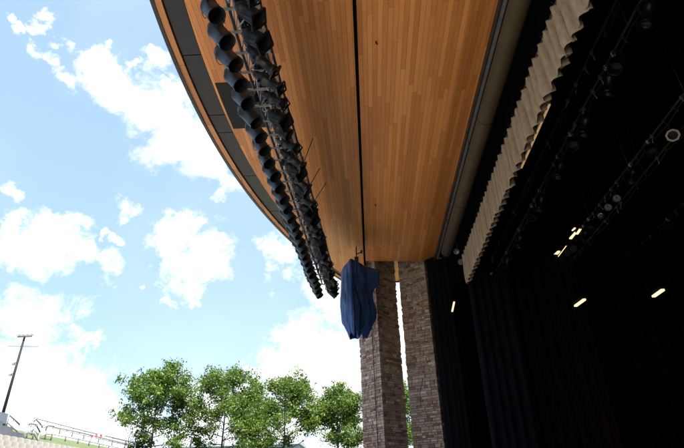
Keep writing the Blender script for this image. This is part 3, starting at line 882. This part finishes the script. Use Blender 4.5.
# ------------------------------------------------------------------ seats
def seat_mesh():
    m = MB()
    # built facing +X, origin on the tread; curved back, folded pan, bracket
    n = 8; vs = []
    for i in range(n+1):
        t = i/n-.5; yy_ = t*.42; bow = -.05*(1-(2*t)**2)
        for (x, z) in ((.0,.40),(-.03,.60),(-.09,.84-.05*abs(2*t)**3)):
            vs.append((x+bow, yy_, z))
    fs = [(i*3+k, i*3+k+1, (i+1)*3+k+1, (i+1)*3+k) for i in range(n) for k in range(2)]
    m.add(vs, fs, True, 0)
    off = len(vs)
    m.add([(v[0]-.03, v[1], v[2]) for v in vs], [tuple(reversed(f)) for f in fs], True, 0)
    edge = [i*3+2 for i in range(n+1)]
    m.add([vs[i] for i in edge]+[(vs[i][0]-.03, vs[i][1], vs[i][2]) for i in edge], [(i, i+1, n+2+i, n+1+i) for i in range(n)], False, 0)
    m.hexa([(.0,-.22,.40),(.40,-.21,.42),(.40,.21,.42),(.0,.22,.40),(.0,-.22,.44),(.40,-.21,.46),(.40,.21,.46),(.0,.22,.44)])
    m.bar((.16,0,0), (.12,0,.40), .06, .05, mi=1); m.bar((-.04,-.20,.42), (.36,-.20,.42), .03, .05, mi=1)
    return m
seat0 = None; names_row = ['topmost']+ordn[1:]
import itertools
def project(p):
    c = ROT.transposed() @ (Vector(p)-Vector((0,0,EYE)))
    return CX+F*c.x/-c.z, CY-F*c.y/-c.z
nseat = 0
for r in range(6, NROW):
    X = ROW_X0+ROW_D*r+.25; Z = TOP_Z-ROW_H*r+.002
    y = 20.0+(.31 if r % 2 else 0)
    while y < row_end(r)-.3:
        if True:
            px, py = project((X, y, Z+.85))
            if -6 < px and py < 452 and nseat < 295:
                if seat0 is None: seat0 = seat_mesh().build('seat', [M_seat, M_seatmetal]); s_ = seat0
                else: s_ = seat0.copy(); COL.objects.link(s_)
                s_.location = (X, y, Z); s_.rotation_euler = (0, 0, math.atan2(12-y, 4-X)*.8)
                tag(s_, 'cream plastic seat in the %s row of the hillside seating bank' % (names_row[r-6]+(' from the top' if r > 6 else '')).replace('nearest','first'), 'seat', 'cream seats on the bank, %s row' % names_row[r-6])
                nseat += 1
        y += .66

# ------------------------------------------------------------------ railings
def railing(pts, h, label, name='railing', mids=(.5,), step=2.0, group='pipe railings on the seating bank', r=.055):
    root = thing(name, label, 'railing', pts[0], group); o = Vector(pts[0])
    P = [Vector(p)-o for p in pts]
    m = MB(); m.tube([p+Vector((0,0,h)) for p in P], r, 6); m.build('handrail', M_rail, root)
    for f in mids:
        m = MB(); m.tube([p+Vector((0,0,h*f)) for p in P], r*.7, 6); m.build('mid_rail', M_rail, root)
    for a, b in zip(P[:-1], P[1:]):
        n = max(1, round((b-a).length/step))
        for i in range(n+(1 if b is P[-1] else 0)):
            q = a+(b-a)*i/n
            m = MB(); m.tube([q, q+Vector((0,0,h))], r*.9, 6); m.build('post', M_rail, root)
    return root
zt = TOP_Z
XB = ROW_X0-.45
def on_x(px, py, X):                        # point of the plane x = X seen at a picture position
    r = ray(px, py); k = X/r.x
    return Vector((X, r.y*k, r.z*k+EYE))
def rail_line(pl, X, h, drop=0):            # railing whose top passes over the given picture points
    out = []
    for px, py in pl:
        p = on_x(px, py, X); out.append((p.x, p.y, p.z-h-drop))
    return out
railing(rail_line([(54,427),(80,432.5),(110,440),(135,446)], XB, 1.15), 1.15, 'long pipe railing over the grass strip beyond the seats', step=1.9)
railing(rail_line([(27,424.5),(30,423.5),(36,424.6),(40,432)], XB+1.5, 1.25), 1.25, 'bent stair railing at the head of the middle aisle', step=1.2)
railing(rail_line([(33,421.5),(35.5,419),(41,424.5),(43,429)], XB+.2, 1.5), 1.5, 'highest railing loop, rising above the middle aisle', step=1.2)
railing(rail_line([(9,414.5),(19.5,424.5)], XB+.3, 1.05), 1.05, 'short sloping stair railing right of the pale screen', step=1.0)
railing(rail_line([(43,428),(48,425.5),(54,426.5)], XB+.9, 1.25), 1.25, 'short looped railing at the start of the long railing', step=.9)
railing([(XB-6,50,zt+1.5),(XB-6,60,zt+1.4),(XB-4,70,zt+.9)], .9, 'far railing behind the grass strip above the bank', step=2.4)
s_hi = on_x(9.5, 415.0, XB-.2); s_lo = on_x(8.5, 424.5, XB-.2)
pn = thing('pale_screen', 'pale blue screen panel on a dark base at the left edge above the seats', 'screen', (XB-.2, s_hi.y, s_lo.z))
ph = s_hi.z-s_lo.z
m = MB(); m.box(-.03,.03,-2.6,-.03,0,ph); m.build('panel', M_palepanel, pn)
m = MB(); m.box(-.06,.06,-2.6,.0,-.16,-.01); m.box(-.2,.2,-.5,.05,-.40,-.162); m.build('base', M_darksteel, pn)
m = MB(); m.tube([(0,-2.6,-.8),(0,-2.6,ph+.03),(0,0,ph+.03),(0,0,-.8)], .035, 6); m.build('frame', M_rail, pn)

# light pole
pa = at_depth(1.0, 420.5, 60); pb = at_depth(24.8, 336.3, 60); pgz = hill(pa.x, 60)
pole = thing('light_pole', 'tall dark floodlight pole with a crossbar rising above the seating bank', 'light pole', (pb.x, 60, pgz))
hgt = pb.z-pgz
m = MB(); m.tube([(0,0,0),(0,0,hgt)], [.20,.11], 12); m.build('shaft', M_pole, pole)
m = MB(); m.bar((-.95,.0,hgt-.05),(.95,0,hgt-.05), .10, .10); m.build('head_frame', M_pole, pole)
for sx in (-.75,-.25,.3,.8):
    m = MB(); m.hexa([(sx-.2,-.35,hgt+.0),(sx+.2,-.35,hgt+.0),(sx+.2,.25,hgt+.12),(sx-.2,.25,hgt+.12),(sx-.14,-.25,hgt+.22),(sx+.14,-.25,hgt+.22),(sx+.14,.2,hgt+.28),(sx-.14,.2,hgt+.28)])
    m.build('floodlight', M_steel, pole)
m = MB(); m.bar((-1.9,.1,hgt-1.15),(2.0,.1,hgt-1.35), .09, .09); m.build('crossbar', M_rail, pole)
for dz, s in ((3.2,-1),(4.5,-1)):
    m = MB(); m.tube([(0,0,hgt-dz),(s*.45,0,hgt-dz-.15)], .05, 6); m.box(s*.45-.14,s*.45+.14,-.14,.14,hgt-dz-.35,hgt-dz-.1); m.build('bracket', M_rail, pole)

# barricade
bp = at_depth(98, 436, 57); bz = hill(bp.x, 57)
bar_ = thing('barricade', 'small red and white striped barricade standing by the railing above the bank', 'barricade', (bp.x, 57, bp.z-.9))
for k in range(6):
    m = MB(); x0 = -.75+k*.25
    m.hexa([(x0,-.02,.75),(x0+.25,-.02,.75),(x0+.25,.02,.75),(x0,.02,.75),(x0-.08,-.02,1.05),(x0+.17,-.02,1.05),(x0+.17,.02,1.05),(x0-.08,.02,1.05)])
    m.build('stripe', M_red if k % 2 == 0 else M_white, bar_)
m = MB(); m.bar((-.7,0,-.6),(-.7,0,.75),.05,.05); m.bar((.7,0,-.6),(.7,0,.75),.05,.05); m.build('leg_frame', M_rail, bar_)

# fence posts and a pale hall behind the trees
for k, px in enumerate((139, 166, 191, 200, 224, 246)):
    p = at_depth(px, 441.5-(.0*k), 72); gz = hill(p.x, 72)
    m = MB(); m.tube([(0,0,0),(0,0,p.z+.55-gz)], .07, 6); m.tube([(-.0,0,p.z+.5-gz),(0,0,p.z+.62-gz)], .09, 6)
    tag(m.build('fence_post', M_rail, None, (p.x, 72, gz)), '%s grey fence post from the left under the trees' % names[k], 'fence post', 'fence posts under the trees')
b0 = at_depth(160, 446.5, 120); b1 = at_depth(262, 443, 120)
hall = thing('pale_hall', 'long low pale building far beyond the trees', 'building', (b0.x, 120, 7.0))
L_ = b1.x-b0.x+8; hh = b0.z-7.0-.4
m = MB(); m.box(0, L_, 0, 14, 0, hh); m.build('wall', M_hall, hall)
m = MB(); m.hexa([(-.5,-.6,hh+.01),(L_+.5,-.6,hh+.01),(L_+.5,14.6,hh+.01),(-.5,14.6,hh+.01),(-.5,-.6,hh+.5),(L_+.5,-.6,hh+.5),(L_+.5,7,hh+.9),(-.5,7,hh+.9)])
m.build('roof', M_hall, hall)

# ------------------------------------------------------------------ trees
def make_tree(base, height, width, seed, label, crown_lo=.15, lean=0.0, nleaf=19000, flat=1.0, cs=1.0):
    rr = random.Random(seed)
    root = thing('tree', label, 'tree', base, 'leafy trees on the bank')
    tb = MB(); tips = []
    def branch(p, d, L, r, depth):
        n = 4; pts = [p.copy()]; rs = [r]; q = p.copy(); dd = d.copy()
        for i in range(n):
            dd = (dd+Vector((rr.gauss(0,.12), rr.gauss(0,.12), rr.gauss(.03,.06)))).normalized()
            q = q+dd*L/n; pts.append(q.copy()); rs.append(r*(1-.55*(i+1)/n))
            if depth >= 2 or (depth == 1 and i >= 2): tips.append((q.copy(), depth))
        tb.tube(pts, rs, 7 if depth < 2 else 5, False)
        if depth < 4:
            k = rr.choice((2,3,3)) if depth else 0
            for j in range(k):
                i = rr.randint(2, n)
                a = rr.uniform(0, 2*math.pi); sp = rr.uniform(.5, .95)
                s = dd.orthogonal().normalized(); u = dd.cross(s)
                nd = (dd*math.cos(sp)+(s*math.cos(a)+u*math.sin(a))*math.sin(sp)+Vector((0,0,.12))).normalized()
                branch(pts[i], nd, L*rr.uniform(.55,.78), rs[i]*.72, depth+1)
    # trunk
    n = 8; pts = []; rs = []
    for i in range(n+1):
        t = i/n; pts.append(Vector((lean*t*height+.12*rr.uniform(-1,1)*t, .1*rr.uniform(-1,1)*t, t*height*.82))); rs.append(.012*height*(1-.85*t)+.02)
    tb.tube(pts, rs, 9, False)
    nb = 19
    for j in range(nb):
        t = crown_lo+(.92-crown_lo)*(j+rr.random()*.6)/nb
        f = t*n; i = min(n-1, int(f)); p = pts[i].lerp(pts[i+1], f-i)
        a = j*2.4+rr.uniform(-.4,.4)
        up = .10+1.0*(t-crown_lo)+rr.uniform(-.1,.1)
        prof = math.sin(math.pi*min(1, .28+.78*(t-crown_lo)/(1-crown_lo)))
        L = width*.5*(.50+.50*prof)*rr.uniform(.70,1.12)*.72
        branch(p, Vector((math.cos(a), math.sin(a)*flat, up)).normalized(), L, rs[i]*.5, 1)
    branch(pts[-1], Vector((rr.uniform(-.2,.2),0,1)).normalized(), height*.13, rs[-1], 2)
    tb.build('trunk', M_bark, root)
    # leaves: clumps round the twig ends
    vs = []; fs = []; tones = []
    clumps = []
    for (p, dp) in tips:
        if rr.random() < (.55 if dp > 2 else .4 if dp == 2 else .8): clumps.append((p+Vector((rr.gauss(0,.25), rr.gauss(0,.25), rr.gauss(.1,.2)))*cs, cs*rr.uniform(.32,.80), rr.random()))
    if cs < 1: clumps = rr.sample(clumps, min(24, len(clumps)))
    per = max(8 if cs == 1 else 2, int(nleaf/max(1, len(clumps))))
    for (c, cr, ct) in clumps:
        for _ in range(int(per*cr/cs/.5)):
            v = Vector((rr.gauss(0,1), rr.gauss(0,1), rr.gauss(0,.75)))*cr*.52
            q = c+v; s = rr.uniform(.10, .20)*(.4+.6*cs)
            nrm_ = Vector((rr.gauss(0,.7), rr.gauss(0,.7), rr.uniform(.1,1))).normalized()
            a = nrm_.orthogonal().normalized(); a.rotate(Matrix.Rotation(rr.uniform(0,6.28), 3, nrm_)); b = nrm_.cross(a)
            b0_ = len(vs)
            vs += [q-a*s, q-b*s*.55+nrm_*s*.12, q+a*s, q+b*s*.55+nrm_*s*.12]
            fs.append((b0_, b0_+1, b0_+2, b0_+3)); tones.append(max(0, min(1, .6*ct+.4*rr.random())))
    m = MB(); m.add(vs, fs, False); o = m.build('crown', M_leaf, root)
    at = o.data.attributes.new('tone', 'FLOAT', 'FACE'); at.data.foreach_set('value', tones)
    return root
def tree_at(xbase, xtop, ytop, wpx, Y, seed, label, **kw):
    b = at_depth(xbase, 446, Y); gz = hill(b.x, Y)-.1
    t = at_depth(xtop, ytop+10, Y)
    hgt_ = t.z-gz
    scale = (at_depth(xbase+wpx/2, 400, Y)-at_depth(xbase-wpx/2, 400, Y)).length
    make_tree((b.x, Y, gz), hgt_, scale*.95, seed, label, **kw)
tree_at(151, 163, 362, 78, 66, 11, 'leftmost rounded tree, standing clear against white cloud')
tree_at(222, 228, 366, 80, 69, 12, 'second tree from the left, its crown touching its neighbours')
tree_at(284, 285, 377, 78, 72, 13, 'third tree from the left, broad and dense')
tree_at(338, 342, 383, 60, 74, 14, 'tree just left of the stone pillar, partly hidden by it')
tree_at(398, 404, 375, 60, 70, 15, 'tree behind the two pillars, showing green through the slot between them')
tree_at(254, 253, 373, 46, 82, 16, 'slender tree farther back between the second and third trees')
for k, (px, py, Y) in enumerate(((128,430,64),(134,428,65))):
    p = at_depth(px, 446, Y); gz = hill(p.x, Y)
    t = at_depth(px, py, Y)
    make_tree((p.x, Y, gz), max(1.2, t.z-gz), 1.1, 40+k, ('left' if k == 0 else 'right')+' one of two thin saplings by the railing left of the first tree', nleaf=60, crown_lo=.15, cs=.28)
